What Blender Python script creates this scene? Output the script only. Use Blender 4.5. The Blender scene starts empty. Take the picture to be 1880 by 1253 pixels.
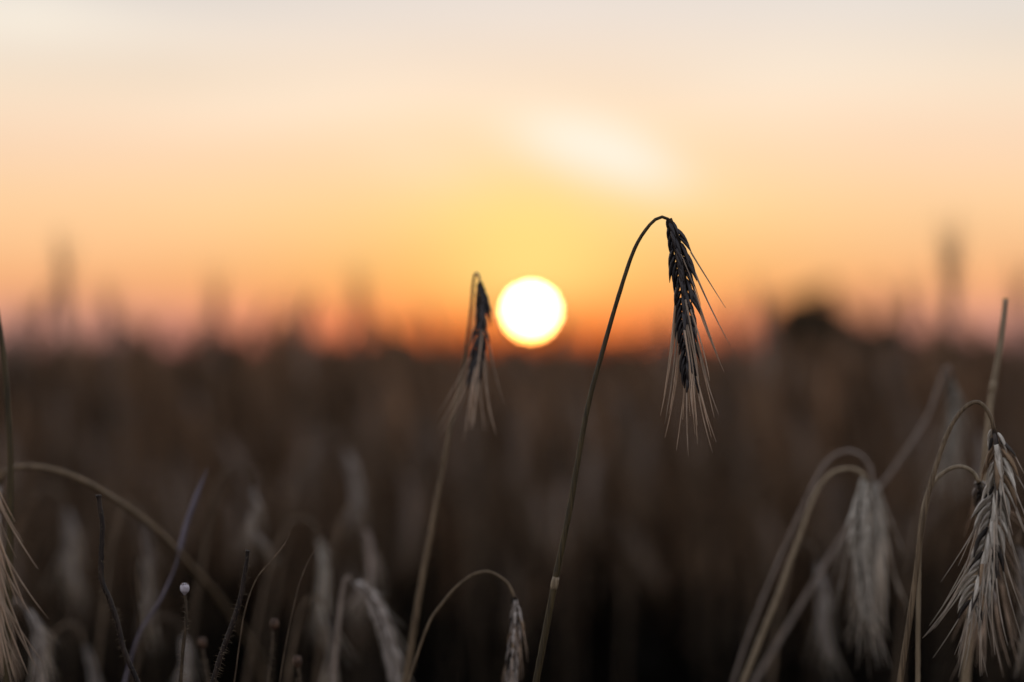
import bpy, math, random
import numpy as np
from mathutils import Vector, Matrix

random.seed(7)
R = math.radians
scene = bpy.context.scene
col = scene.collection

# ------------------------------------------------------------------ camera
CAM_H = 1.20
FPX = 85.0 / 36.0 * 1880.0            # focal length in photo pixels
PITCH = math.atan(14.0 / FPX)         # horizon a little under the middle
cam_data = bpy.data.cameras.new('camera')
cam = bpy.data.objects.new('camera', cam_data)
col.objects.link(cam)
cam.location = (0, 0, CAM_H)
cam.rotation_euler = (math.pi / 2 + PITCH, 0, 0)
cam_data.lens = 85
cam_data.sensor_width = 36
cam_data.clip_start = 0.05
cam_data.clip_end = 20000
cam_data.dof.use_dof = True
cam_data.dof.focus_distance = 1.27
cam_data.dof.aperture_fstop = 3.0
scene.camera = cam

# ------------------------------------------------------------------ sky and sun
SUN_AZ = math.atan((975 - 940) / FPX)
SUN_EL = math.atan((640.5 - 573) / FPX)

world = bpy.data.worlds.new('World')
scene.world = world
world.use_nodes = True
wt = world.node_tree
wt.nodes.clear()


def wn(kind, **kw):
    n = wt.nodes.new(kind)
    for k, v in kw.items():
        setattr(n, k, v)
    return n


def wl(a, b):
    wt.links.new(a, b)


def wmath(op, a, b=None, c=None, clamp=False):
    n = wn('ShaderNodeMath', operation=op, use_clamp=clamp)
    for i, v in enumerate((a, b, c)):
        if v is None:
            continue
        if isinstance(v, (int, float)):
            n.inputs[i].default_value = v
        else:
            wl(v, n.inputs[i])
    return n.outputs[0]


def wramp(fac, stops):
    n = wn('ShaderNodeValToRGB')
    e = n.color_ramp.elements
    while len(e) < len(stops):
        e.new(0.5)
    for el, (deg, c) in zip(e, stops):
        el.position = math.sqrt(max(deg, 0) / 90.0)
        el.color = (c[0], c[1], c[2], 1)
    wl(fac, n.inputs[0])
    return n.outputs[0]


def wmix(fac, a, b, blend='MIX'):
    n = wn('ShaderNodeMix', data_type='RGBA', blend_type=blend)
    if isinstance(fac, (int, float)):
        n.inputs[0].default_value = fac
    else:
        wl(fac, n.inputs[0])
    for i, v in ((6, a), (7, b)):
        if isinstance(v, tuple):
            n.inputs[i].default_value = (*v, 1)
        else:
            wl(v, n.inputs[i])
    return n.outputs[2]


def smooth(x, lo, hi):
    n = wn('ShaderNodeMapRange', interpolation_type='SMOOTHSTEP')
    wl(x, n.inputs[0])
    n.inputs[1].default_value = lo
    n.inputs[2].default_value = hi
    return n.outputs[0]


tc = wn('ShaderNodeTexCoord')
sep = wn('ShaderNodeSeparateXYZ')
wl(tc.outputs['Generated'], sep.inputs[0])
elev = wmath('ARCSINE', sep.outputs[2])
azim = wmath('SUBTRACT', wmath('ARCTAN2', sep.outputs[0], sep.outputs[1]), SUN_AZ)
el_pos = wmath('MAXIMUM', elev, 0.0)
fac = wmath('POWER', wmath('DIVIDE', el_pos, math.pi / 2), 0.5)


def gauss(x, s):
    q = wmath('DIVIDE', x, s)
    return wmath('EXPONENT', wmath('MULTIPLY', wmath('MULTIPLY', q, q), -1.0))


# elevation ramps: over the sun, to its side, and opposite the sun
toward = wramp(fac, [(0.0, (1.0, .12, .014)), (0.35, (1.12, .19, .024)), (1.0, (1.10, .34, .06)), (1.8, (1.0, .52, .14)),
                     (3.0, (1.0, .69, .27)), (4.4, (1.0, .73, .42)), (6.0, (.93, .76, .57)), (8.2, (.79, .74, .685)),
                     (16, (.58, .58, .60)), (40, (.38, .41, .48)), (90, (.22, .26, .33))])
aside = wramp(fac, [(0.0, (.31, .17, .17)), (0.35, (.47, .25, .22)), (0.8, (.74, .34, .25)), (1.5, (.93, .44, .20)),
                    (2.4, (.97, .56, .28)), (3.4, (.99, .65, .36)), (4.8, (.97, .71, .50)), (6.3, (.90, .76, .60)),
                    (8.2, (.765, .73, .685)), (18, (.55, .56, .60)), (40, (.38, .41, .48)), (90, (.22, .26, .33))])
away = wramp(fac, [(0.0, (.46, .41, .44)), (3.0, (.64, .57, .60)), (8.0, (.78, .70, .70)), (18, (.72, .70, .75)),
                   (40, (.50, .53, .61)), (90, (.22, .26, .33))])
base = wmix(gauss(azim, R(6.5)), aside, toward)
base = wmix(smooth(wmath('ABSOLUTE', azim), R(25), R(125)), base, away)

# the yellow aureole of the sun
dz = wmath('SUBTRACT', elev, SUN_EL + R(.9))
ang = wmath('SQRT', wmath('ADD', wmath('MULTIPLY', azim, azim), wmath('MULTIPLY', dz, dz)))
base = wmix(wmath('MULTIPLY', wmath('MULTIPLY', gauss(ang, R(2.2)), smooth(elev, R(.35), R(1.9))), 0.85), base, (1.06, .80, .25))

# thin bright clouds, placed by direction
def cloud(px, py, sx, sy, tilt, amount):
    a0 = math.atan((px - 940) / FPX) - SUN_AZ
    e0 = math.atan((640.5 - py) / FPX)
    dx = wmath('SUBTRACT', azim, a0)
    dy = wmath('SUBTRACT', elev, e0)
    c, s = math.cos(tilt), math.sin(tilt)
    u = wmath('ADD', wmath('MULTIPLY', dx, c), wmath('MULTIPLY', dy, s))
    v = wmath('SUBTRACT', wmath('MULTIPLY', dy, c), wmath('MULTIPLY', dx, s))
    g = wmath('MULTIPLY', gauss(u, sx / FPX), gauss(v, sy / FPX))
    return wmath('MULTIPLY', g, amount)


cl = None
for args in ((1080, 270, 140, 50, -0.26, 1.25), (1190, 318, 80, 28, -0.35, .40), (60, 45, 210, 48, -0.08, .60),
             (790, 300, 120, 40, -0.1, .16), (1450, 130, 260, 60, 0.1, .22), (520, 190, 300, 45, 0.06, .20)):
    g = cloud(*args)
    cl = g if cl is None else wmath('ADD', cl, g)
nz = wn('ShaderNodeTexNoise')
mp = wn('ShaderNodeMapping')
mp.inputs['Scale'].default_value = (14, 14, 60)
wl(tc.outputs['Generated'], mp.inputs[0])
wl(mp.outputs[0], nz.inputs['Vector'])
nz.inputs['Scale'].default_value = 1.0
nz.inputs['Detail'].default_value = 4
cl = wmath('MULTIPLY', cl, wmath('ADD', wmath('MULTIPLY', nz.outputs[0], 0.9), 0.5), clamp=True)
base = wmix(cl, base, (.99, .92, .78))
# faint streaks of high haze all round
nz2 = wn('ShaderNodeTexNoise')
mp2 = wn('ShaderNodeMapping')
mp2.inputs['Scale'].default_value = (5, 5, 34)
wl(tc.outputs['Generated'], mp2.inputs[0])
wl(mp2.outputs[0], nz2.inputs['Vector'])
nz2.inputs['Scale'].default_value = 1.0
nz2.inputs['Detail'].default_value = 3
streak = wmath('ADD', wmath('MULTIPLY', nz2.outputs[0], 0.22), 0.89)
mul = wn('ShaderNodeVectorMath', operation='SCALE')
wl(base, mul.inputs[0])
wl(streak, mul.inputs['Scale'])
bg1 = wn('ShaderNodeBackground')
bg1.inputs[1].default_value = 0.97
wl(mul.outputs[0], bg1.inputs[0])
sky_tex = wn('ShaderNodeTexSky', sky_type='NISHITA', sun_disc=False, sun_elevation=SUN_EL,
             sun_rotation=SUN_AZ, dust_density=3.0, air_density=1.5)
bg2 = wn('ShaderNodeBackground')
bg2.inputs[1].default_value = 0.012
wl(sky_tex.outputs[0], bg2.inputs[0])
addb = wn('ShaderNodeAddShader')
wl(bg1.outputs[0], addb.inputs[0])
wl(bg2.outputs[0], addb.inputs[1])
world.cycles.sampling_method = 'MANUAL'
world.cycles.sample_map_resolution = 512
wo = wn('ShaderNodeOutputWorld')
wl(addb.outputs[0], wo.inputs[0])

sun_dir = Vector((math.sin(SUN_AZ) * math.cos(SUN_EL), math.cos(SUN_AZ) * math.cos(SUN_EL), math.sin(SUN_EL)))
sl = bpy.data.lights.new('sunlight', 'SUN')
sl.energy = 5.0
sl.color = (1.0, 0.50, 0.22)
sl.angle = R(0.53)
so = bpy.data.objects.new('sunlight', sl)
col.objects.link(so)
so.rotation_euler = (-sun_dir).to_track_quat('-Z', 'Y').to_euler()

# ------------------------------------------------------------------ exposure and render
vs = scene.view_settings
vs.view_transform = 'Standard'
vs.look = 'None'
vs.exposure = 0
vs.gamma = 1
vs.use_curve_mapping = False
scene.render.engine = 'CYCLES'
cy = scene.cycles
cy.use_denoising = True
cy.use_adaptive_sampling = True
cy.adaptive_threshold = 0.02
cy.max_bounces = 4
cy.diffuse_bounces = 2
cy.glossy_bounces = 1
cy.transmission_bounces = 3
cy.transparent_max_bounces = 4
cy.caustics_reflective = False
cy.caustics_refractive = False

# ------------------------------------------------------------------ materials
def plant_material(name, c_dark, c_light, rough=0.6, translucency=0.0, scale=(600, 600, 60), rnd=0.35, bump=0.0, spec=0.3,
                   coord='Object', contrast=(0.35, 0.65)):
    m = bpy.data.materials.new(name)
    m.use_nodes = True
    nt = m.node_tree
    nt.nodes.clear()
    N = nt.nodes.new
    L = nt.links.new
    t = N('ShaderNodeTexCoord')
    mp = N('ShaderNodeMapping')
    mp.inputs['Scale'].default_value = scale
    L(t.outputs[coord], mp.inputs[0])
    oi = N('ShaderNodeObjectInfo')
    L(oi.outputs['Random'], mp.inputs['Location'])
    nz = N('ShaderNodeTexNoise')
    nz.inputs['Scale'].default_value = 1.0
    nz.inputs['Detail'].default_value = 3
    L(mp.outputs[0], nz.inputs['Vector'])
    r = N('ShaderNodeMapRange')
    r.inputs[1].default_value, r.inputs[2].default_value = contrast
    L(nz.outputs[0], r.inputs[0])
    mx = N('ShaderNodeMix')
    mx.data_type = 'RGBA'
    L(r.outputs[0], mx.inputs[0])
    mx.inputs[6].default_value = (*c_dark, 1)
    mx.inputs[7].default_value = (*c_light, 1)
    v = N('ShaderNodeMapRange')
    v.inputs[3].default_value, v.inputs[4].default_value = 1 - rnd, 1 + rnd
    L(oi.outputs['Random'], v.inputs[0])
    hs = N('ShaderNodeHueSaturation')
    L(v.outputs[0], hs.inputs['Value'])
    L(mx.outputs[2], hs.inputs['Color'])
    p = N('ShaderNodeBsdfPrincipled')
    p.inputs['Roughness'].default_value = rough
    p.inputs['Specular IOR Level'].default_value = spec
    L(hs.outputs[0], p.inputs['Base Color'])
    if bump:
        b = N('ShaderNodeBump')
        b.inputs['Strength'].default_value = bump
        b.inputs['Distance'].default_value = 0.0004
        L(nz.outputs[0], b.inputs['Height'])
        L(b.outputs[0], p.inputs['Normal'])
    out = N('ShaderNodeOutputMaterial')
    if translucency:
        tr = N('ShaderNodeBsdfTranslucent')
        L(hs.outputs[0], tr.inputs[0])
        ms = N('ShaderNodeMixShader')
        ms.inputs[0].default_value = translucency
        L(p.outputs[0], ms.inputs[1])
        L(tr.outputs[0], ms.inputs[2])
        L(ms.outputs[0], out.inputs[0])
    else:
        L(p.outputs[0], out.inputs[0])
    return m


M = {}
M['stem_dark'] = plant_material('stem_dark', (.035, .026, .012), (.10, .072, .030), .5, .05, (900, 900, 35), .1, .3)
M['stem_straw'] = plant_material('stem_straw', (.19, .14, .085), (.40, .31, .20), .45, .08, (900, 900, 30), .15, .3)
M['stem_grey'] = plant_material('stem_grey', (.22, .17, .13), (.42, .34, .28), .55, .08, (900, 900, 30), .15, .3)
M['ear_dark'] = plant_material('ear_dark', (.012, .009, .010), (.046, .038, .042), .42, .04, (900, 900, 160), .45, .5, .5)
M['ear_straw'] = plant_material('ear_straw', (.25, .21, .16), (.74, .69, .60), .5, .10, (700, 700, 120), .35, .5)
M['ear_grey'] = plant_material('ear_grey', (.22, .175, .14), (.58, .52, .47), .55, .10, (500, 500, 90), .3, .4)
M['awn_straw'] = plant_material('awn_straw', (.55, .42, .31), (.80, .66, .52), .35, .50, (300, 300, 60), .25)
M['awn_pale'] = plant_material('awn_pale', (.50, .42, .33), (.78, .70, .60), .35, .45, (300, 300, 60), .25)
M['awn_dark'] = plant_material('awn_dark', (.16, .10, .06), (.42, .30, .20), .45, .25, (300, 300, 60), .3)
M['ear_core'] = plant_material('ear_core', (.020, .014, .010), (.055, .040, .028), .8, 0, (500, 500, 90), .1, .3, .1)
M['ear_tan'] = plant_material('ear_tan', (.16, .10, .055), (.45, .31, .19), .5, .15, (700, 700, 120), .3, .4)
M['ear_gap'] = plant_material('ear_gap', (.020, .016, .014), (.085, .068, .056), .6, .05, (700, 700, 120), .4, .4)
M['ear_field'] = plant_material('ear_field', (.12, .092, .078), (.54, .44, .37), .6, .20, (300, 300, 60), .7, .3)
M['stem_field'] = plant_material('stem_field', (.08, .055, .034), (.24, .17, .11), .6, .10, (600, 600, 20), .25, 0)
M['stem_brown'] = plant_material('stem_brown', (.10, .068, .038), (.26, .185, .11), .5, .06, (900, 900, 30), .1, .3)
M['leaf_dry'] = plant_material('leaf_dry', (.06, .042, .028), (.20, .145, .09), .65, .22, (40, 40, 12), .3, .2)
M['leaf_violet'] = plant_material('leaf_violet', (.14, .12, .145), (.30, .265, .305), .55, .15, (80, 80, 20), .1, .2)
M['twig_black'] = plant_material('twig_black', (.010, .007, .006), (.045, .030, .022), .55, 0, (700, 700, 60), .1, .6)
M['twig_brown'] = plant_material('twig_brown', (.035, .024, .014), (.11, .075, .045), .6, 0, (700, 700, 90), .1, .6)
M['bristle'] = plant_material('bristle', (.14, .10, .06), (.36, .28, .19), .5, .3, (200, 200, 60), .2)
M['bud'] = plant_material('bud', (.30, .26, .28), (.62, .58, .62), .5, 0, (420, 420, 420), .05, .5)
M['bud_rim'] = plant_material('bud_rim', (.05, .03, .02), (.14, .08, .05), .6, 0, (500, 500, 500), .1, .3)
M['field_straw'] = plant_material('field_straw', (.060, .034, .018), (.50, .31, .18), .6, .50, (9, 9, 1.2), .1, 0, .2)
M['undergrowth'] = plant_material('undergrowth', (.006, .005, .004), (.018, .014, .010), .8, .1, (9, 9, 4), .1, 0, .04)  # darker than real leaves: deep shade of the lower field put into the colour
M['foliage'] = plant_material('foliage', (.018, .022, .014), (.05, .05, .03), .7, .1, (.6, .6, .6), .1, 0, .2)
M['bark'] = plant_material('bark', (.03, .022, .016), (.08, .06, .045), .8, 0, (3, 3, 1), .1, 0, .2)
M['soil'] = plant_material('soil', (.030, .021, .014), (.085, .062, .042), .9, 0, (2.2, 2.2, 2.2), 0, .5, .1)

ms = bpy.data.materials.new('sun_glow')
ms.use_nodes = True
ms.node_tree.nodes.clear()
em = ms.node_tree.nodes.new('ShaderNodeEmission')
em.inputs[0].default_value = (1.0, .62, .22, 1)
em.inputs[1].default_value = 60.0
stc = ms.node_tree.nodes.new('ShaderNodeTexCoord')
ssep = ms.node_tree.nodes.new('ShaderNodeSeparateXYZ')
ms.node_tree.links.new(stc.outputs['Generated'], ssep.inputs[0])
srm = ms.node_tree.nodes.new('ShaderNodeValToRGB')
srm.color_ramp.elements[0].color = (1.0, .34, .05, 1)
srm.color_ramp.elements[1].color = (1.0, .70, .30, 1)
srm.color_ramp.elements[1].position = .75
ms.node_tree.links.new(ssep.outputs[2], srm.inputs[0])
ms.node_tree.links.new(srm.outputs[0], em.inputs[0])
mo = ms.node_tree.nodes.new('ShaderNodeOutputMaterial')
ms.node_tree.links.new(em.outputs[0], mo.inputs[0])
ms.cycles.emission_sampling = 'NONE'
M['sun_glow'] = ms

# ------------------------------------------------------------------ helpers
def P(px, py, d):
    """photo pixel at depth d (metres along the view axis) -> world point"""
    x = (px - 940.0) / FPX * d
    yc = -(py - 626.5) / FPX * d
    c, s = math.cos(PITCH), math.sin(PITCH)
    return Vector((x, d * c - yc * s, CAM_H + d * s + yc * c))


def tag(o, label=None, cat=None, group=None, kind=None):
    if label:
        o['label'] = label
    if cat:
        o['category'] = cat
    if group:
        o['group'] = group
    if kind:
        o['kind'] = kind
    return o


def empty(name, loc, label=None, cat=None, group=None):
    o = bpy.data.objects.new(name, None)
    o.empty_display_size = 0.05
    o.location = loc
    col.objects.link(o)
    return tag(o, label, cat, group)


def spline(pts, n):
    """Catmull-Rom through pts, n points evenly spaced by length"""
    pts = [Vector(p) for p in pts]
    if len(pts) == 2:
        return [pts[0].lerp(pts[1], i / (n - 1)) for i in range(n)]
    ext = [pts[0] * 2 - pts[1]] + pts + [pts[-1] * 2 - pts[-2]]
    dense = []
    for i in range(1, len(ext) - 2):
        p0, p1, p2, p3 = ext[i - 1:i + 3]
        for k in range(16):
            t = k / 16
            dense.append(0.5 * ((2 * p1) + (p2 - p0) * t + (2 * p0 - 5 * p1 + 4 * p2 - p3) * t * t
                                + (3 * p1 - p0 - 3 * p2 + p3) * t ** 3))
    dense.append(pts[-1])
    acc = [0.0]
    for a, b in zip(dense, dense[1:]):
        acc.append(acc[-1] + (b - a).length)
    out, j = [], 0
    for i in range(n):
        s = acc[-1] * i / (n - 1)
        while j < len(acc) - 2 and acc[j + 1] < s:
            j += 1
        seg = acc[j + 1] - acc[j]
        out.append(dense[j].lerp(dense[j + 1], (s - acc[j]) / seg if seg > 0 else 0))
    return out


class MB:
    def __init__(self):
        self.v, self.f = [], []

    def tube(self, pts, radii, sides=6, cap=True, wob=0.0, rng=random):
        n = len(pts)
        tang = [((pts[min(i + 1, n - 1)] - pts[max(i - 1, 0)]).normalized()) for i in range(n)]
        ref = Vector((0, 1, 0)) if abs(tang[0].y) < .9 else Vector((1, 0, 0))
        u = tang[0].cross(ref).normalized()
        b = len(self.v)
        for i in range(n):
            t = tang[i]
            u = (u - t * u.dot(t)).normalized()
            w = t.cross(u)
            r = radii[i] if not isinstance(radii, float) else radii
            for k in range(sides):
                a = 2 * math.pi * k / sides
                rr = r * (1 + (rng.uniform(-wob, wob) if wob else 0))
                self.v.append(pts[i] + (u * math.cos(a) + w * math.sin(a)) * rr)
        for i in range(n - 1):
            for k in range(sides):
                k2 = (k + 1) % sides
                self.f.append((b + i * sides + k, b + i * sides + k2, b + (i + 1) * sides + k2, b + (i + 1) * sides + k))
        if cap:
            self.f.append(tuple(b + k for k in range(sides))[::-1])
            self.f.append(tuple(b + (n - 1) * sides + k for k in range(sides)))

    def add(self, verts, faces, mat):
        b = len(self.v)
        self.v.extend(mat @ Vector(p) for p in verts)
        self.f.extend(tuple(b + i for i in f) for f in faces)

    def blade(self, pts, widths, side, thick=0.0004):
        """a leaf blade: shallow V section with real thickness"""
        b = len(self.v)
        n = len(pts)
        for i in range(n):
            t = (pts[min(i + 1, n - 1)] - pts[max(i - 1, 0)]).normalized()
            s = (side - t * side.dot(t)).normalized()
            nn = t.cross(s)
            w = widths[i]
            self.v += [pts[i] - s * w + nn * w * .35, pts[i] + nn * thick, pts[i] + s * w + nn * w * .35, pts[i] - nn * thick]
        for i in range(n - 1):
            for k in range(4):
                k2 = (k + 1) % 4
                self.f.append((b + i * 4 + k, b + i * 4 + k2, b + (i + 1) * 4 + k2, b + (i + 1) * 4 + k))

    def mesh(self, name, material, origin=None, smooth=True):
        me = bpy.data.meshes.new(name)
        vs_ = [v - origin for v in self.v] if origin is not None else self.v
        me.from_pydata([tuple(v) for v in vs_], [], self.f)
        if smooth:
            me.polygons.foreach_set('use_smooth', [True] * len(me.polygons))
        me.materials.append(material)
        me.update()
        return me

    def build(self, name, material, parent=None, origin=None, smooth=True):
        o = bpy.data.objects.new(name, self.mesh(name, material, origin, smooth))
        col.objects.link(o)
        if parent is not None:
            o.parent = parent
        return o


# floret: a pointed, keeled, slightly bowed husk, 12 mm long, pointing along +Z, keel to +Y
def floret_shape(rng, rings=7, sides=8):
    prof = [.35, .85, 1.0, .88, .60, .30, .06] if rings == 7 else [.35, 1.0, .8, .05]
    zs = [0, .12, .30, .50, .70, .87, 1.0] if rings == 7 else [0, .3, .65, 1.0]
    L, W, T = 0.0132, 0.00142, 0.00115
    v, f = [], []
    bow = rng.uniform(.0004, .0010)
    for z, r in zip(zs, prof):
        for k in range(sides):
            a = 2 * math.pi * k / sides
            rad = 1.0
            if sides >= 8:
                rad = {0: 1.05, 1: .88, 2: 1.22, 3: .88, 4: 1.05}.get(k, .92)
            v.append(Vector((math.cos(a) * W * r * rad, math.sin(a) * T * r * rad + bow * math.sin(z * math.pi) , z * L)))
    n = len(zs)
    for i in range(n - 1):
        for k in range(sides):
            k2 = (k + 1) % sides
            f.append((i * sides + k, i * sides + k2, (i + 1) * sides + k2, (i + 1) * sides + k))
    f.append(tuple(range(sides))[::-1])
    f.append(tuple((n - 1) * sides + k for k in range(sides)))
    return v, f


# awn: a fine tapering bristle 45 mm long from the origin along +Z, bowing to +Y
def awn_shape(rng, segs=8, sides=4):
    L, r0 = 0.047, 0.00050
    c = rng.uniform(.001, .005)
    kx = rng.uniform(-.0025, .0025)
    v, f = [], []
    for i in range(segs + 1):
        t = i / segs
        r = r0 * (1 - t) ** .8 + .00014
        cx, cy_ = kx * math.sin(t * 2.2), c * t * t
        for k in range(sides):
            a = 2 * math.pi * k / sides
            v.append(Vector((cx + math.cos(a) * r, cy_ + math.sin(a) * r, t * L)))
    for i in range(segs):
        for k in range(sides):
            k2 = (k + 1) % sides
            f.append((i * sides + k, i * sides + k2, (i + 1) * sides + k2, (i + 1) * sides + k))
    f.append(tuple(segs * sides + k for k in range(sides)))
    return v, f


_r = random.Random(11)
FLORET = [floret_shape(_r) for _ in range(4)]
FLORET_SOFT = [floret_shape(_r, 4, 5) for _ in range(2)]
AWN = [awn_shape(_r) for _ in range(7)]
AWN_SOFT = [awn_shape(_r, 3, 3) for _ in range(4)]
_mesh_cache = {}


def shared_mesh(kind, idx, mat):
    key = (kind, idx, mat)
    if key not in _mesh_cache:
        v, f = {'spikelet': FLORET, 'awn': AWN}[kind][idx]
        b = MB()
        b.add(v, f, Matrix.Identity(4))
        _mesh_cache[key] = b.mesh(kind, M[mat])
    return _mesh_cache[key]


def frame(pos, z, yhint, s):
    z = z.normalized()
    y = (yhint - z * yhint.dot(z))
    y = y.normalized() if y.length > 1e-6 else z.orthogonal().normalized()
    x = y.cross(z)
    m = Matrix(((x.x * s, y.x * s, z.x * s, pos.x), (x.y * s, y.y * s, z.y * s, pos.y),
                (x.z * s, y.z * s, z.z * s, pos.z), (0, 0, 0, 1)))
    return m


def ear_layout(pts, roll, rng, nodes=28, fat=1.0, splay=20.0, awn=1.0, spread=8.0, awn_from=0.0, keep=.94):
    """frames of all husks and awns along the curve pts (base of the ear -> tip)"""
    C = spline(pts, nodes + 1)
    ear_len = sum((b - a).length for a, b in zip(C, C[1:]))
    size = ear_len / 0.090
    husks, awns = [], []
    for i in range(nodes):
        t = i / (nodes - 1)
        T = (C[min(i + 1, nodes)] - C[max(i - 1, 0)]).normalized()
        V = Vector((0, 1, 0))
        S0 = T.cross(V).normalized()
        W0 = T.cross(S0)
        S = S0 * math.cos(roll) + W0 * math.sin(roll)
        W = T.cross(S)
        sg = 1 if i % 2 else -1
        g = (0.50 + 0.50 * min(1, t * 5 + .1) ** .7) * (1 - .25 * t ** 4) * fat * size
        for w in (-1, 1):
            out = (S * sg * .95 + W * w * .62).normalized()
            a = R(splay * (0.80 + .4 * rng.random())) * (1.05 - .40 * t) * min(1, .55 + t * 4)
            d = (T * math.cos(a) + out * math.sin(a) + Vector((rng.gauss(0, .075), rng.gauss(0, .075), rng.gauss(0, .06)))).normalized()
            pos = C[i] + S * sg * .0011 * g + W * w * .0013 * g
            s = g * rng.uniform(.88, 1.10)
            husks.append((frame(pos, d, out, s), rng.randrange(4)))
            tip = pos + d * .0126 * s
            if rng.random() > keep * (1 if t >= awn_from else .25):
                continue
            al = awn * (.42 + .78 * math.sin(math.pi * min(1, .12 + t * .72))) * rng.uniform(.72, 1.12)
            b = R(spread) * (0.5 + .9 * rng.random())
            ad = (T * math.cos(b) + out * math.sin(b) + Vector((rng.gauss(0, .045), rng.gauss(0, .05), rng.gauss(0, .03)))).normalized()
            awns.append((frame(tip - d * .0006, ad.lerp(d, .25), out, al), rng.randrange(7)))
    return C, husks, awns


def stem_line(spec, depth, n):
    """spec: photo points from the ear's neck down; continues to the ground below the frame"""
    pts = [P(p[0], p[1], p[2] if len(p) > 2 else depth) for p in spec]
    a, b = pts[-2], pts[-1]
    slope = (b - a) / max(1e-4, (a.z - b.z))
    h = b.z
    mid = b + Vector((slope.x * .35 * h * .55, slope.y * .2 * h, -h * .5))
    foot = Vector((b.x + slope.x * .35 * h * .7, mid.y + .01, 0.0))
    return spline(pts, n) + spline([b, mid, foot], 14)[1:], foot


def hero(spec, depth, ear, label, cat='rye', seed=1, roll=0.6, mats=('stem_straw', 'ear_straw', 'awn_straw'), sharp=True,
         group=None, r_top=.00085, r_low=.0017, nodes=36, fat=1.0, splay=20., awn=1., spread=8., joint=None, leaf=None, awn_from=0.0, keep=.85):
    rng = random.Random(seed)
    line, foot = stem_line(spec, depth, 70)
    root = empty('rye_plant', foot, label, cat, group or 'rye plants at the near edge of the field')
    m = MB()
    n = len(line)
    rad = [r_top + (r_low - r_top) * min(1, (i / n) * 1.4) ** .8 for i in range(n)]
    m.tube(line, rad, 8, wob=.06, rng=rng)
    m.build('stem', M[mats[0]], root, foot)
    if joint is not None:
        jp = P(joint[0], joint[1], depth)
        k = min(range(n), key=lambda i: (line[i] - jp).length)
        d = (line[k + 1] - line[k - 1]).normalized()
        m = MB()
        rr = rad[k]
        m.tube([line[k] + d * q for q in (-.0035, -.0018, 0, .0018, .0035)], [rr * 1.02, rr * 1.18, rr * 1.28, rr * 1.15, rr * 1.02], 10, wob=.05, rng=rng)
        m.build('stem_node', M['stem_straw'], root, foot)
    if ear:
        ep = [P(p[0], p[1], p[2] if len(p) > 2 else depth) for p in ear]
        C, husks, awns = ear_layout(ep, roll, rng, nodes, fat, splay, awn, spread, awn_from, keep)
        m = MB()
        m.tube(C, [(.0027 if mats[1] == 'ear_dark' else .0017) * (.6 + .4 * min(1, i / 6)) * (1 - .6 * i / len(C)) for i in range(len(C))], 7)
        e = m.build('ear', M['ear_core'], root, foot)
        if sharp:
            for name, items, mat0 in (('spikelet', husks, mats[1]), ('awn', awns, mats[2])):
                for mtx, idx in items:
                    mat = mat0
                    if mat0 in ('ear_straw', 'ear_grey') and name == 'spikelet':
                        q = rng.random()
                        mat = 'ear_gap' if q < .20 else 'ear_tan' if q < .30 else mat0
                    o = bpy.data.objects.new(name, shared_mesh(name, idx, mat))
                    col.objects.link(o)
                    o.parent = e
                    o.matrix_basis = Matrix.Translation(-foot) @ mtx
        else:
            m = MB()
            for mtx, idx in husks:
                m.add(*FLORET[idx], mtx)
            tag(m.build('spikelets', M[mats[1]], e, foot), kind='stuff')
            m = MB()
            for mtx, idx in awns:
                m.add(*AWN[idx], mtx)
            tag(m.build('beard', M[mats[2]], e, foot), kind='stuff')
    if leaf:
        lp = spline([P(*p) for p in leaf], 14)
        m = MB()
        m.blade(lp, [.0028 * math.sin(math.pi * min(1, .25 + .75 * i / 13)) + .0003 for i in range(14)], Vector((1, .4, .2)))
        m.build('leaf', M['leaf_dry'], root, foot)
    return root


# ------------------------------------------------------------------ setting: ground, sun
def make_ground():
    n = 48
    v, f = [], []
    rings = [0.0, 1.5, 4, 8, 14, 25, 45, 80, 160, 400, 1200, 4500]
    rng = random.Random(3)
    v.append(Vector((0, 0, 0)))
    for r in rings[1:]:
        for k in range(n):
            a = 2 * math.pi * k / n
            v.append(Vector((r * math.sin(a), r * math.cos(a), rng.uniform(-.03, .0) if r < 100 else 0)))
    for k in range(n):
        f.append((0, 1 + (k + 1) % n, 1 + k))
    for j in range(len(rings) - 2):
        for k in range(n):
            k2 = (k + 1) % n
            f.append((1 + j * n + k, 1 + j * n + k2, 1 + (j + 1) * n + k2, 1 + (j + 1) * n + k))
    b = MB()
    b.v, b.f = v, f
    tag(b.build('ground', M['soil']), kind='structure')


make_ground()


def make_sun():
    D = 6000.0
    rad = D * math.tan(R(0.265))
    b = MB()
    seg, rg = 40, 20
    for i in range(rg + 1):
        th = math.pi * i / rg
        for k in range(seg):
            a = 2 * math.pi * k / seg
            b.v.append(Vector((math.sin(th) * math.cos(a), math.sin(th) * math.sin(a), math.cos(th))) * rad)
    for i in range(rg):
        for k in range(seg):
            k2 = (k + 1) % seg
            b.f.append((i * seg + k, i * seg + k2, (i + 1) * seg + k2, (i + 1) * seg + k))
    o = b.build('sun', M['sun_glow'])
    o.location = Vector((0, 0, CAM_H)) + sun_dir * D
    tag(o, 'round white setting sun glowing just above the horizon', 'sun')


make_sun()

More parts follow.
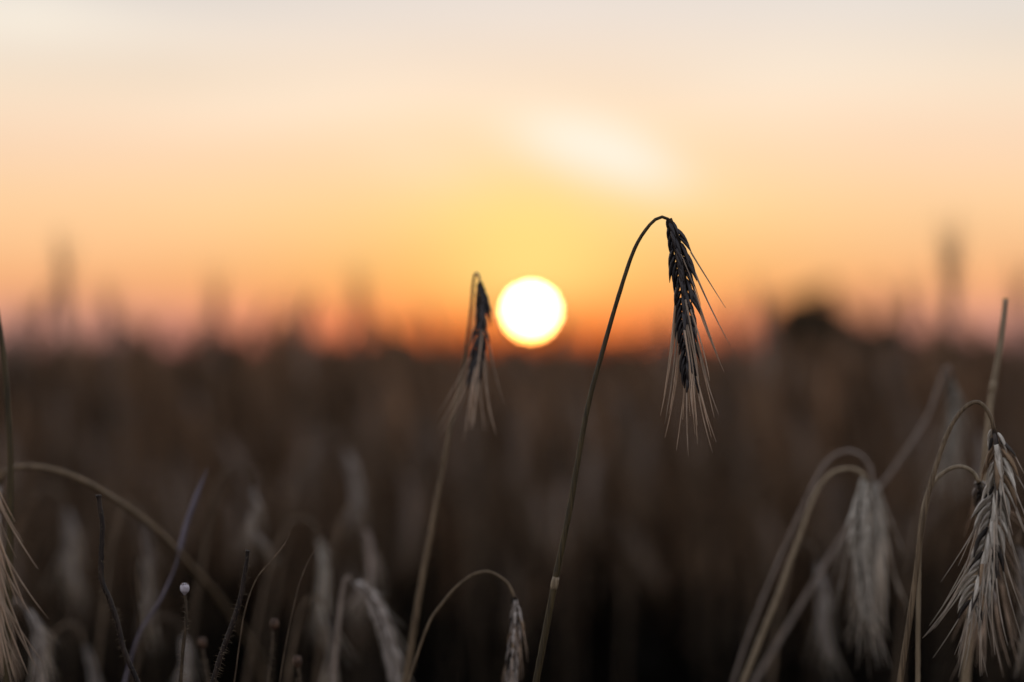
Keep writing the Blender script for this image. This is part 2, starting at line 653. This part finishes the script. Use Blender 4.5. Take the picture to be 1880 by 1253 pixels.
# ------------------------------------------------------------------ far trees on the horizon
def far_tree(px, top_py, width_px, dist, label, seed):
    rng = random.Random(seed)
    k = dist / FPX
    h = CAM_H + (640.5 - top_py) * k
    half = width_px * k / 2
    x = (px - 940) * k
    base = Vector((x, dist, 0))
    root = empty('tree', base, label, 'tree', 'far trees on the horizon')
    m = MB()
    m.tube(spline([Vector((0, 0, 0)), Vector((.1, 0, h * .3)), Vector((0, .1, h * .75))], 8),
           [h * .045 * (1 - .7 * i / 7) for i in range(8)], 7, wob=.1, rng=rng)
    for q in range(6):
        a = rng.uniform(0, 6.28)
        z0 = h * rng.uniform(.25, .5)
        m.tube(spline([Vector((0, 0, z0)), Vector((math.cos(a) * half * .3, math.sin(a) * half * .3, z0 + h * .12)),
                       Vector((math.cos(a) * half * .7, math.sin(a) * half * .7, z0 + h * .22))], 6),
               [h * .018 * (1 - .7 * i / 5) for i in range(6)], 5)
    m.build('trunk', M['bark'], root)
    m = MB()
    lobes = []
    for q in range(22):
        a, rr = rng.uniform(0, 6.28), rng.random() * half * .80
        dome = max(.12, 1 - (rr / half) ** 1.6)
        zc = h * (.16 + .60 * dome * rng.random() ** .6)
        lobes.append((Vector((rr * math.cos(a), rr * math.sin(a), zc)), min(half, h) * rng.uniform(.18, .30)))
    leaf = h * .055
    for q in range(4800):
        c, r = rng.choice(lobes)
        d = Vector((rng.gauss(0, 1), rng.gauss(0, 1), rng.gauss(0, 1))).normalized()
        p = c + d * r * rng.uniform(.55, 1.08)
        if p.z < h * .08:
            continue
        z = Vector((rng.gauss(0, 1), rng.gauss(0, 1), rng.gauss(0, 1))).normalized()
        xx = z.orthogonal().normalized()
        yy = z.cross(xx)
        s = leaf * rng.uniform(.5, 1.1)
        b = len(m.v)
        m.v += [p - xx * s, p - yy * s * .6 + z * s * .15, p + xx * s, p + yy * s * .6 + z * s * .15]
        m.f.append((b, b + 1, b + 2, b + 3))
    m.build('crown', M['foliage'], root, smooth=False)


far_tree(1490, 497, 205, 260, 'largest dark round tree on the horizon at the right', 21)
far_tree(1572, 566, 120, 250, 'small dark tree touching the right flank of the largest one', 26)
far_tree(1632, 556, 110, 240, 'dark bush on the horizon right of the largest dark tree', 22)
far_tree(1745, 588, 140, 255, 'low dark bush on the horizon under the tallest blurred rye plant', 27)
far_tree(248, 572, 74, 300, 'small dark bush on the horizon at the left', 23)
far_tree(405, 580, 80, 330, 'low bush on the horizon right of the small left bush', 24)
far_tree(735, 592, 130, 340, 'low broad bush on the horizon left of the sun', 25)

# ------------------------------------------------------------------ the rye plants of the foreground
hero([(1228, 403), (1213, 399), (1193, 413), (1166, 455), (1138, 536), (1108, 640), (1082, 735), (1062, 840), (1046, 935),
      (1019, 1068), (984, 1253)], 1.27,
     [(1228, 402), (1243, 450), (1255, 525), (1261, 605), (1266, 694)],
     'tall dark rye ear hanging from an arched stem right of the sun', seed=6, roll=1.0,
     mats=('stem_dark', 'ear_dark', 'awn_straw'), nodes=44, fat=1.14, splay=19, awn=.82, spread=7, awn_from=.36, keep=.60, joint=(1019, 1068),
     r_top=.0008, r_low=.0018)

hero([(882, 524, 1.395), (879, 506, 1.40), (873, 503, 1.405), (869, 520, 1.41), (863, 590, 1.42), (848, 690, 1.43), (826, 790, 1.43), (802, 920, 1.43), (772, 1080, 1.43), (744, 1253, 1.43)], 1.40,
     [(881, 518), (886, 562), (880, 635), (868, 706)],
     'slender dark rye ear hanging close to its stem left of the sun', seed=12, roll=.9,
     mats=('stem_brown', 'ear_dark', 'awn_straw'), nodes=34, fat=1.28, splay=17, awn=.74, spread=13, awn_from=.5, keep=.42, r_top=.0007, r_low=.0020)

hero([(1826, 792), (1817, 762), (1797, 739), (1772, 748), (1745, 785), (1722, 845), (1704, 910), (1690, 985), (1677, 1090), (1652, 1253)], 1.25,
     [(1825, 788), (1834, 850), (1829, 925), (1810, 1025), (1784, 1118)],
     'pale grey rye ear with spread awns in sharp focus at the right edge', seed=13, roll=1.05,
     mats=('stem_brown', 'ear_straw', 'awn_pale'), nodes=44, fat=1.28, splay=26, awn=.68, spread=17, keep=.78, r_top=.0010, r_low=.0016)

hero([(1797, 886), (1785, 866), (1762, 857), (1735, 866), (1708, 895), (1693, 945), (1688, 1010), (1686, 1120), (1685, 1253)], 1.31,
     [(1796, 882, 1.33), (1812, 940, 1.36), (1816, 1020, 1.38), (1806, 1120, 1.38)],
     'rye ear hidden behind the pale right ear on a low arched stem', seed=15, roll=.9,
     mats=('stem_straw', 'ear_grey', 'awn_straw'), nodes=34, splay=20, awn=.9, spread=11, r_top=.0011, r_low=.0014)

hero([(0, 888), (8, 866), (32, 858), (72, 858), (130, 873), (200, 910, 1.48), (280, 968, 1.52), (345, 1035, 1.60), (410, 1110, 1.74), (470, 1200, 1.92)], 1.46,
     [(0, 886), (-14, 930), (-18, 1010), (-14, 1130)],
     'rye plant with a long stem curving up to the left edge', seed=16, roll=.5,
     mats=('stem_brown', 'ear_grey', 'awn_straw'), sharp=False, r_top=.0018, r_low=.0021)

hero([(-56, 790), (-54, 760), (-64, 745), (-70, 770), (-95, 900), (-115, 1100), (-125, 1253)], 1.22,
     [(-56, 790), (-48, 860), (-36, 960), (-24, 1060), (-16, 1130)],
     'straw coloured rye ear cut off by the left edge of the frame', seed=17, roll=.3,
     mats=('stem_straw', 'ear_grey', 'awn_straw'), nodes=38, fat=1.0, splay=24, awn=.85, spread=13, keep=.7)

hero([(-22, 480, 1.36), (-8, 560, 1.36), (6, 650, 1.36), (14, 740, 1.36), (19, 850, 1.36), (18, 1000, 1.36), (12, 1253, 1.36)], 1.36, None,
     'dark bare rye stem rising along the left edge of the frame', seed=18, mats=('stem_dark', 'ear_grey', 'awn_straw'), r_top=.0014, r_low=.0021)

hero([(945, 1098), (932, 1072), (912, 1056), (893, 1050), (868, 1056), (838, 1078), (812, 1108), (785, 1150), (750, 1253)], 1.36,
     [(945, 1096), (948, 1140), (942, 1200), (936, 1290)],
     'short rye ear drooping from a thin arch at the bottom centre', seed=19, roll=1.05,
     mats=('stem_brown', 'ear_grey', 'awn_straw'), nodes=38, fat=1.05, splay=14, awn=.36, spread=4, keep=.7, r_top=.0008, r_low=.0007)

hero([(1592, 882, 1.48), (1578, 866, 1.48), (1552, 861, 1.48), (1522, 873, 1.48), (1496, 910, 1.48), (1466, 990, 1.48), (1430, 1090, 1.48), (1364, 1253, 1.48)], 1.48,
     [(1588, 876), (1580, 940), (1580, 1020), (1592, 1130)],
     'soft pale rye ear hanging in front of a second arched stem', seed=20, roll=.5,
     mats=('stem_straw', 'ear_straw', 'awn_pale'), sharp=False, awn=.8, spread=5, splay=18, fat=1.15, keep=.6, r_top=.0012, r_low=.0017)

hero([(1604, 886), (1592, 848), (1566, 829), (1536, 834), (1508, 862), (1470, 940), (1425, 1040), (1380, 1150), (1345, 1253)], 1.55,
     [(1602, 880), (1612, 940), (1612, 1020), (1606, 1100)],
     'blurred rye ear behind the soft pale one, its stem arching slightly higher', seed=23, roll=1.0,
     mats=('stem_grey', 'ear_straw', 'awn_pale'), sharp=False, awn=.85, spread=9, fat=1.0, keep=.5, r_top=.0012, r_low=.0010)

hero([(1745, 690), (1742, 672), (1730, 690), (1700, 770), (1640, 862), (1560, 965), (1480, 1095), (1385, 1253)], 1.62,
     [(1745, 690, 1.63), (1752, 740, 1.64), (1748, 800, 1.64), (1738, 850, 1.64)],
     'blurred rye plant whose stem slants across behind the drooping pale ears', seed=24, roll=.8,
     mats=('stem_grey', 'ear_straw', 'awn_pale'), sharp=False, awn=.7, r_top=.0011, r_low=.0016)

hero([(1846, 548), (1842, 585), (1834, 650), (1823, 710), (1815, 770), (1808, 860), (1796, 1000), (1782, 1140), (1772, 1253)], 1.42, None,
     'upright broken straw rising above the pale ear at the right edge', seed=25, mats=('stem_straw', 'ear_grey', 'awn_straw'),
     r_top=.0015, r_low=.0028, joint=(1822, 714))

hero([(645, 1066), (640, 1058), (630, 1075), (622, 1140), (612, 1253)], 1.50,
     [(648, 1064), (678, 1092), (705, 1150), (722, 1215), (732, 1290)],
     'soft grey rye ear bending to the right at the bottom, left of centre', seed=26, roll=.4,
     mats=('stem_grey', 'ear_grey', 'awn_pale'), sharp=False, awn=.45, spread=6, splay=14)

hero([(46, 1118), (35, 1105), (15, 1110), (-20, 1150), (-40, 1253)], 1.52,
     [(48, 1116), (66, 1150), (72, 1210), (68, 1290)],
     'blurred rye ear drooping in the bottom left corner', seed=27, roll=.4,
     mats=('stem_grey', 'ear_grey', 'awn_pale'), sharp=False, awn=.5, spread=7)

soft = [  # neck, arch side, depth, length, label
    (262, 955, -1, 1.70, 200, 'pale blurred rye ear behind the long curving stem at the left'),
    (462, 890, -1, 1.72, 120, 'blurred rye ear standing right of the long curving stem'),
    (668, 965, -1, 1.72, 150, 'blurred rye ear above the soft grey bottom ear'),
    (585, 985, -1, 1.70, 170, 'blurred rye ear left of the soft grey bottom ear'),
    (635, 825, -1, 2.1, 140, 'faint blurred rye ear high up left of the centre stems'),
    (1795, 790, -1, 1.9, 140, 'blurred dark rye ear beside the arch of the pale right ear'),
    (155, 1180, -1, 1.66, 160, 'pale blurred rye ear low in the bottom left'),
    (1500, 1030, -1, 1.75, 190, 'faint blurred rye ear between the slanting right stems'),
    (1868, 1000, 1, 1.45, 190, 'blurred rye ear at the right edge behind the spread awns'),
    (600, 1130, -1, 1.60, 120, 'pale blurred rye ear at the bottom beside the knobbed weed head'),
    (120, 930, -1, 2.0, 150, 'faint blurred rye ear under the top of the long curving stem'),
    (335, 1165, -1, 1.68, 150, 'faint blurred rye ear behind the small capsule'),
]
for i, (x, y, sd, d, ln, lab) in enumerate(soft):
    g = random.Random(100 + i)
    b = g.uniform(45, 80) * sd
    q1, q2 = g.uniform(-20, 10), g.uniform(-32, 16)
    hero([(x, y), (x + b * .12, y - 22), (x + b * .42, y - 34), (x + b * .8, y - 14), (x + b * 1.15, y + 60), (x + b * 1.5, y + 190), (x + b * 1.8, y + 330)], d,
         [(x, y), (x + 12 + q1 * .3, y + ln * .3), (x + 14 + q1, y + ln * .62), (x + 10 + q2, y + ln * .92)], lab, seed=200 + i, roll=g.uniform(0, 1.5),
         mats=('stem_field', g.choice(['ear_straw', 'ear_grey', 'ear_field']), 'awn_pale'), sharp=False, awn=g.uniform(.45, .75), spread=g.uniform(4, 10),
         nodes=30, splay=g.uniform(16, 24), keep=.4)

# ------------------------------------------------------------------ hairy weed stalks, capsule, grass blades
def bristles(line, rad, rng, n, ln, lo=0.0, hi=1.0):
    m = MB()
    for i in range(n):
        k = int((lo + (hi - lo) * rng.random()) * (len(line) - 2))
        t = (line[k + 1] - line[k]).normalized()
        a = rng.uniform(0, 6.283)
        u = t.orthogonal().normalized()
        o = u * math.cos(a) + t.cross(u) * math.sin(a)
        p = line[k].lerp(line[k + 1], rng.random()) + o * rad[k] * .8
        d = (o + t * rng.uniform(-.35, .25)).normalized()
        l = ln * rng.uniform(.5, 1.2)
        m.tube([p, p + d * l * .5, p + d * l - Vector((0, 0, l * .12))], [.00014, .00010, .00005], 3, cap=False)
    return m


def hairy(spec, depth, label, seed, r0, r1, mat, hair_n, capsule=None, capmat='bud'):
    rng = random.Random(seed)
    line, foot = stem_line(spec, depth, 110)
    root = empty('hairy_weed', foot, label, 'weed', 'hairy weed stalks at the bottom left')
    n = len(line)
    rad = [r0 + (r1 - r0) * min(1, i / n * 2.5) for i in range(n)]
    if not capsule:
        rad[0] *= 1.35
        rad[1] *= 1.2
    m = MB()
    jit = [p + Vector((rng.gauss(0, .00007), 0, rng.gauss(0, .00007))) for p in line]
    m.tube(jit, rad, 8, wob=.08, rng=rng)
    m.build('stem', M[mat], root, foot)
    tag(bristles(jit, rad, rng, int(hair_n * .8), .0026, .03, .88).build('bristle_coat', M['bristle'], root, foot), kind='stuff')
    if capsule:
        c = P(*capsule, depth)
        k = depth / FPX
        m = MB()
        zs = [-1.35, -1.02, -.8, -.45, 0, .4, .7, .92, 1.02]
        rs = [.26, .42, .72, .93, 1.0, .93, .74, .45, .12]
        m.tube([c + Vector((0, 0, z * 9.5 * k)) for z in zs], [r * 9 * k for r in rs], 14, wob=.03, rng=rng)
        cap = m.build('seed_capsule', M[capmat], root, foot)
        m = MB()
        for q in range(11):
            a = q / 11 * 6.283
            d = Vector((math.cos(a), math.sin(a), 0))
            p = c + d * 5.6 * k + Vector((0, 0, 6.6 * k))
            m.tube([p, p + d * 1.2 * k + Vector((0, 0, 1.2 * k)), p + d * 1.0 * k + Vector((0, 0, 3.0 * k))], [1.0 * k, 1.0 * k, .4 * k], 5)
        m.build('crown_rim', M['bud_rim'], cap, foot)
    return root


hairy([(181, 909), (184, 935), (188, 965), (186, 1020), (187, 1065), (203, 1105), (216, 1145), (228, 1195), (243, 1230), (262, 1275)], 1.255,
      'black bristly weed stalk with a snapped tip at the left', 31, .0013, .0014, 'twig_black', 170)
hairy([(455, 1011), (450, 1050), (441, 1100), (427, 1145), (407, 1200), (388, 1260)], 1.265,
      'black bristly weed stalk leaning right, pointed tip, right of the small capsule', 32, .0010, .0014, 'twig_black', 170)
hairy([(339, 1090), (342, 1115), (341, 1150), (336, 1190), (331, 1260)], 1.26,
      'thin bristly weed stalk topped by a small pale round capsule', 33, .0007, .0010, 'twig_brown', 150, (339, 1080))
hairy([(503, 1152), (501, 1180), (498, 1215), (492, 1260)], 1.36,
      'blurred thin weed stalk with a tiny knob, right of the leaning black stalk', 34, .0007, .0009, 'twig_brown', 60, (504, 1146), 'bud_rim')
hairy([(372, 1190), (376, 1215), (384, 1260)], 1.42,
      'blurred low weed stalk with a knob beside the foot of the leaning black stalk', 35, .0008, .0010, 'twig_brown', 50, (371, 1180), 'bud_rim')
hairy([(547, 1222), (550, 1240), (552, 1262)], 1.36,
      'small knobbed weed head at the bottom edge left of the grey ear', 36, .0008, .0010, 'twig_brown', 40, (546, 1214), 'bud_rim')


def grass(spec, depth, label, seed, w, mat, flat=True):
    rng = random.Random(seed)
    line, foot = stem_line(spec, depth, 60)
    root = empty('grass_stalk', foot, label, 'grass', 'single grass stalks at the bottom left')
    n = len(line)
    m = MB()
    k = 22
    if flat:
        m.blade(line[:k + 1], [w * (.12 + .88 * min(1, i / 7)) for i in range(k + 1)], Vector((1, .5, .3)))
        m.build('blade', M[mat], root, foot)
        m = MB()
    m.tube(line[k - 1 if flat else 0:], [w * .45 * (.4 + .6 * min(1, i / 12)) for i in range(len(line[k - 1 if flat else 0:]))], 7)
    m.build('stem', M[mat], root, foot)


grass([(381, 860), (362, 905), (342, 960), (330, 1005), (320, 1045), (292, 1105), (255, 1165), (228, 1253)], 1.44,
      'violet grey grass blade slanting up across the curving stem', 41, .0019, 'leaf_violet')
grass([(250, 1018), (251, 1050), (254, 1100), (255, 1150), (246, 1253)], 1.47,
      'dark slim grass head behind the small capsule and the black stalk', 42, .0022, 'twig_brown')
grass([(541, 955), (525, 995), (498, 1030), (470, 1065), (448, 1130), (430, 1253)], 1.31,
      'hair thin grass stalk touching the leaning black weed stalk', 43, .0007, 'stem_field', False)
grass([(593, 985), (572, 1020), (552, 1065), (540, 1110), (525, 1180), (512, 1260)], 1.33,
      'hair thin grass stalk left of the soft grey bottom ear', 44, .0007, 'stem_field', False)

# ------------------------------------------------------------------ rye behind, each plant of the nearer field an object
def plant_curve(rng, h):
    lean = rng.uniform(.02, .10)
    droop = rng.random()
    top = Vector((lean, 0, h))
    a = rng.uniform(.020, .045)
    pts = [Vector((0, 0, 0)), Vector((lean * .12, 0, h * .4)), Vector((lean * .45, 0, h * .76)), Vector((lean - a * .9, 0, h - a * 1.3)), top,
           top + Vector((a * .95, 0, -a * .55))]
    el = rng.uniform(.075, .100)
    bend = rng.uniform(-.25, .5) if droop < .75 else rng.uniform(.6, 1.2)
    p = pts[-1]
    ear = [p]
    ang = .5 + bend * .2
    for q in range(4):
        ang = max(ang - .16 * (1 if bend < .6 else .4), bend * .3)
        p = p + Vector((math.sin(ang), rng.uniform(-.06, .06), -math.cos(ang))) * el / 4
        ear.append(p)
    return pts, ear


def field_variant(seed, label, group, upright=False):
    rng = random.Random(seed)
    h = rng.uniform(1.0, 1.10)
    pts, ear = plant_curve(rng, h)
    if upright:                                    # ear top at exactly 1 m over the foot
        b = rng.uniform(-.015, .015)
        pts = [Vector((0, 0, 0)), Vector((b, 0, .35)), Vector((b * .6, 0, .7)), Vector((0, 0, .905))]
        ear = [Vector((0, 0, .905)), Vector((b * .2, 0, .95)), Vector((b * .8, 0, 1.0))]
    root = empty('rye_plant', (0, 0, 0), label, 'rye', group)
    m = MB()
    line = spline(pts, 22)
    m.tube(line, [.0017 - .0007 * i / 21 for i in range(22)], 6)
    m.build('stem', M['stem_field'], root)
    for q in range(2):
        k = rng.choice((6, 8, 10, 12))
        a = rng.uniform(0, 6.28)
        d = Vector((math.cos(a), math.sin(a), 0))
        b = line[k]
        lp = spline([b, b + d * .03 + Vector((0, 0, .07)), b + d * .09 + Vector((0, 0, .05)), b + d * .13 + Vector((0, 0, -.06))], 8)
        m = MB()
        m.blade(lp, [.0038 * math.sin(math.pi * min(1, .3 + .7 * i / 7)) + .0003 for i in range(8)], d.cross(Vector((0, 0, 1))))
        m.build('leaf', M['leaf_dry'], root)
    C, husks, awns = ear_layout(ear, rng.uniform(0, 1.5), rng, 20, 1.0, 20, .9, 11)
    m = MB()
    for mtx, idx in husks:
        m.add(*FLORET_SOFT[idx % 2], mtx)
    e = m.build('ear', M['ear_field'], root)
    m = MB()
    for mtx, idx in awns:
        m.add(*AWN_SOFT[idx % 4], mtx)
    tag(m.build('beard', M['awn_dark'], e), kind='stuff')
    return root


def copy_tree(o, parent=None):
    c = o.copy()
    col.objects.link(c)
    c.parent = parent
    for ch in o.children:
        copy_tree(ch, c)
    return c


FIELD_LABEL = 'one of the many blurred rye plants filling the field behind the sharp ears'
FIELD_GROUP = 'blurred rye plants of the field behind'
variants = [field_variant(300 + i, FIELD_LABEL, FIELD_GROUP) for i in range(9)]
rng = random.Random(77)
spots = []
while len(spots) < 250:
    d = rng.uniform(2.7 ** 2.4, 6.3 ** 2.4) ** (1 / 2.4)
    x = rng.uniform(-.232, .232) * d
    spots.append((x, d, rng.gauss(.96 + .16 * min(1, (d - 2.5) / 2.5), .045)))
for i, (x, d, s) in enumerate(spots):
    o = variants[i] if i < len(variants) else copy_tree(variants[i % len(variants)])
    o.location = (x, d, 0)
    o.rotation_euler = (rng.gauss(0, .03), rng.gauss(0, .03), rng.gauss(0, .7) + (math.pi if rng.random() < .22 else 0))
    o.scale = (1, 1, 1)
    o.scale = (s, s, s)

# tall ones that stand out above the horizon, each by itself
tall = [(120, 468, 3.3, 'tall blurred rye plant rising above the horizon at the far left'),
        (1746, 448, 3.3, 'tallest blurred rye plant rising above the horizon at the right'),
        (398, 535, 3.8, 'tall blurred rye plant above the horizon left of centre, beside a low bush'),
        (212, 548, 3.9, 'tall blurred rye plant just right of the one at the far left'),
        (668, 525, 4.0, 'tall blurred rye plant above the horizon left of the slender dark ear'),
        (1345, 575, 3.9, 'tall blurred rye plant above the horizon right of the big dark ear'),
        (1405, 545, 3.7, 'tall blurred rye plant just left of the largest dark tree'),
        (1660, 540, 3.8, 'tall blurred rye plant left of the tallest one at the right'),
        (1872, 520, 3.5, 'tall blurred rye plant above the horizon at the right edge'),
        (35, 575, 3.9, 'tall blurred rye plant at the left edge above the horizon'),
        (560, 565, 3.9, 'tall blurred rye plant midway between left edge and sun')]
uprights = [field_variant(340 + i, '', '', True) for i in range(3)]
for i, (px, py, d, lab) in enumerate(tall):
    o = uprights[i] if i < 3 else copy_tree(uprights[i % 3])
    p = P(px, py, d)
    o.location = (p.x, p.y, 0)
    o.rotation_euler = (0, 0, rng.uniform(-3, 3))
    o.scale = (p.z, p.z, p.z)
    tag(o, lab, 'rye', 'tall rye plants above the horizon')

# ------------------------------------------------------------------ the rest of the field, one mass nobody could count
def soft_plant(seed):
    rng = random.Random(seed)
    pts, ear = plant_curve(rng, 1.0)
    m = MB()
    line = spline(pts, 8)
    m.tube(line, [.0017 - .0007 * i / 7 for i in range(8)], 3, cap=False)
    for q in range(2):
        k = rng.choice((2, 3, 4, 5))
        a = rng.uniform(0, 6.28)
        d = Vector((math.cos(a), math.sin(a), 0))
        b = line[k]
        lp = [b, b + d * .05 + Vector((0, 0, .08)), b + d * .13 + Vector((0, 0, -.03))]
        m.blade(lp, [.003, .0035, .0006], d.cross(Vector((0, 0, 1))))
    C = spline(ear, 5)
    m.tube(C, [.0025, .0062, .0066, .0055, .0012], 5, cap=False)
    for q in range(16):
        k = q / 16 * 4
        i = int(k)
        c = C[i].lerp(C[i + 1], k - i)
        t = (C[i + 1] - C[i]).normalized()
        o = Vector((rng.gauss(0, 1), rng.gauss(0, 1), rng.gauss(0, 1))).normalized()
        o = (o - t * o.dot(t)).normalized()
        dd = (t + o * .22).normalized()
        m.tube([c + o * .004, c + o * .004 + dd * .042], [.0007, .0002], 3, cap=False)
    v = np.array([tuple(p) for p in m.v], dtype=np.float64)
    tri = []
    for f in m.f:
        tri += [(f[0], f[1], f[2]), (f[0], f[2], f[3])]
    return v, np.array(tri, dtype=np.int64)


SOFT = [soft_plant(500 + i) for i in range(8)]


def scatter(name, material, places, label, cat):
    vs_, fs_, off = [], [], 0
    for (x, y, z, h, yaw, tx, ty, idx) in places:
        v, f = SOFT[idx]
        c, s = math.cos(yaw), math.sin(yaw)
        q = np.empty_like(v)
        q[:, 0] = (v[:, 0] * c - v[:, 1] * s) * h + x + tx * v[:, 2]
        q[:, 1] = (v[:, 0] * s + v[:, 1] * c) * h + y + ty * v[:, 2]
        q[:, 2] = v[:, 2] * h + z
        vs_.append(q)
        fs_.append(f + off)
        off += len(v)
    mesh_from(name, np.concatenate(vs_), np.concatenate(fs_), material, label, cat)


def mesh_from(name, V, F, material, label, cat):
    me = bpy.data.meshes.new(name)
    me.vertices.add(len(V))
    me.vertices.foreach_set('co', V.astype(np.float32).ravel())
    me.loops.add(len(F) * 3)
    me.loops.foreach_set('vertex_index', F.astype(np.int32).ravel())
    me.polygons.add(len(F))
    me.polygons.foreach_set('loop_start', np.arange(0, len(F) * 3, 3, dtype=np.int32))
    me.polygons.foreach_set('use_smooth', np.ones(len(F), dtype=bool))
    me.update(calc_edges=True)
    me.materials.append(material)
    o = bpy.data.objects.new(name, me)
    col.objects.link(o)
    tag(o, label, cat, kind='stuff')
    return o


rng = random.Random(55)
places = []


def put(x, d, z=0.0, hm=1.165, hs=.062):
    h = rng.gauss(hm, hs)
    yaw = rng.gauss(0, .8) + (math.pi if rng.random() < .22 else 0)
    places.append((x, d, z, h, yaw, rng.gauss(0, .05), rng.gauss(0, .05), rng.randrange(8)))


for lo, hi, dens, half in ((4.0, 8.0, 110, .30), (8.0, 16.0, 45, .28), (16, 32, 10, .27), (32, 80, 2.0, .27), (80, 200, .3, .27)):
    area = half * (hi * hi - lo * lo)
    for _ in range(int(area * dens)):
        d = math.sqrt(rng.uniform(lo * lo, hi * hi))
        put(rng.uniform(-half, half) * d, d)
# sides of the near field and the rye standing round and behind the camera
for _ in range(6500):
    a = rng.uniform(0, 2 * math.pi)
    r = math.sqrt(rng.uniform(1.1 ** 2, 4.2 ** 2))
    x, y = r * math.sin(a), r * math.cos(a)
    if y > 0 and abs(x) < .212 * y + .36:
        continue
    if abs(x) < .5 and -.9 < y < 1.4:
        continue
    put(x, y, 0, 1.10, .06)
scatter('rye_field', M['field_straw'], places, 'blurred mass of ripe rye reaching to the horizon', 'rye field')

# low weeds and old leaves, coloured near black for the shade between stalks
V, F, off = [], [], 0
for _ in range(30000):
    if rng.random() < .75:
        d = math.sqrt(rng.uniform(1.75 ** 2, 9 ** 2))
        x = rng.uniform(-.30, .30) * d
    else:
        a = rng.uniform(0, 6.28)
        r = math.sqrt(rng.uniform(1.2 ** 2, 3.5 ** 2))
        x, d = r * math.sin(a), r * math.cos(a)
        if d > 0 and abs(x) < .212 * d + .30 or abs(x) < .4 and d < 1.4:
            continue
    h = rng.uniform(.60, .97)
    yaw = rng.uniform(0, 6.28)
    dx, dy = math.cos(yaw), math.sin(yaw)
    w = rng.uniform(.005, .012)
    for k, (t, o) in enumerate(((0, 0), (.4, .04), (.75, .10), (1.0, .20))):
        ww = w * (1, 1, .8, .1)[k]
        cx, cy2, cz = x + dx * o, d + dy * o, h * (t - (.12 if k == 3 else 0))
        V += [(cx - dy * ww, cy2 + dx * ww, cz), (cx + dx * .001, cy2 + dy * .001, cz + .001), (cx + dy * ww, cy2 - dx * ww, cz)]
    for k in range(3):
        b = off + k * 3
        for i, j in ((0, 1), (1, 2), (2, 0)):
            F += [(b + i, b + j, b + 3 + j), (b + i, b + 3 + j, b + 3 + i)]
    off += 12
mesh_from('undergrowth', np.array(V), np.array(F), M['undergrowth'], 'weeds and old leaves low between the rye stalks, coloured near black as shade', 'undergrowth')
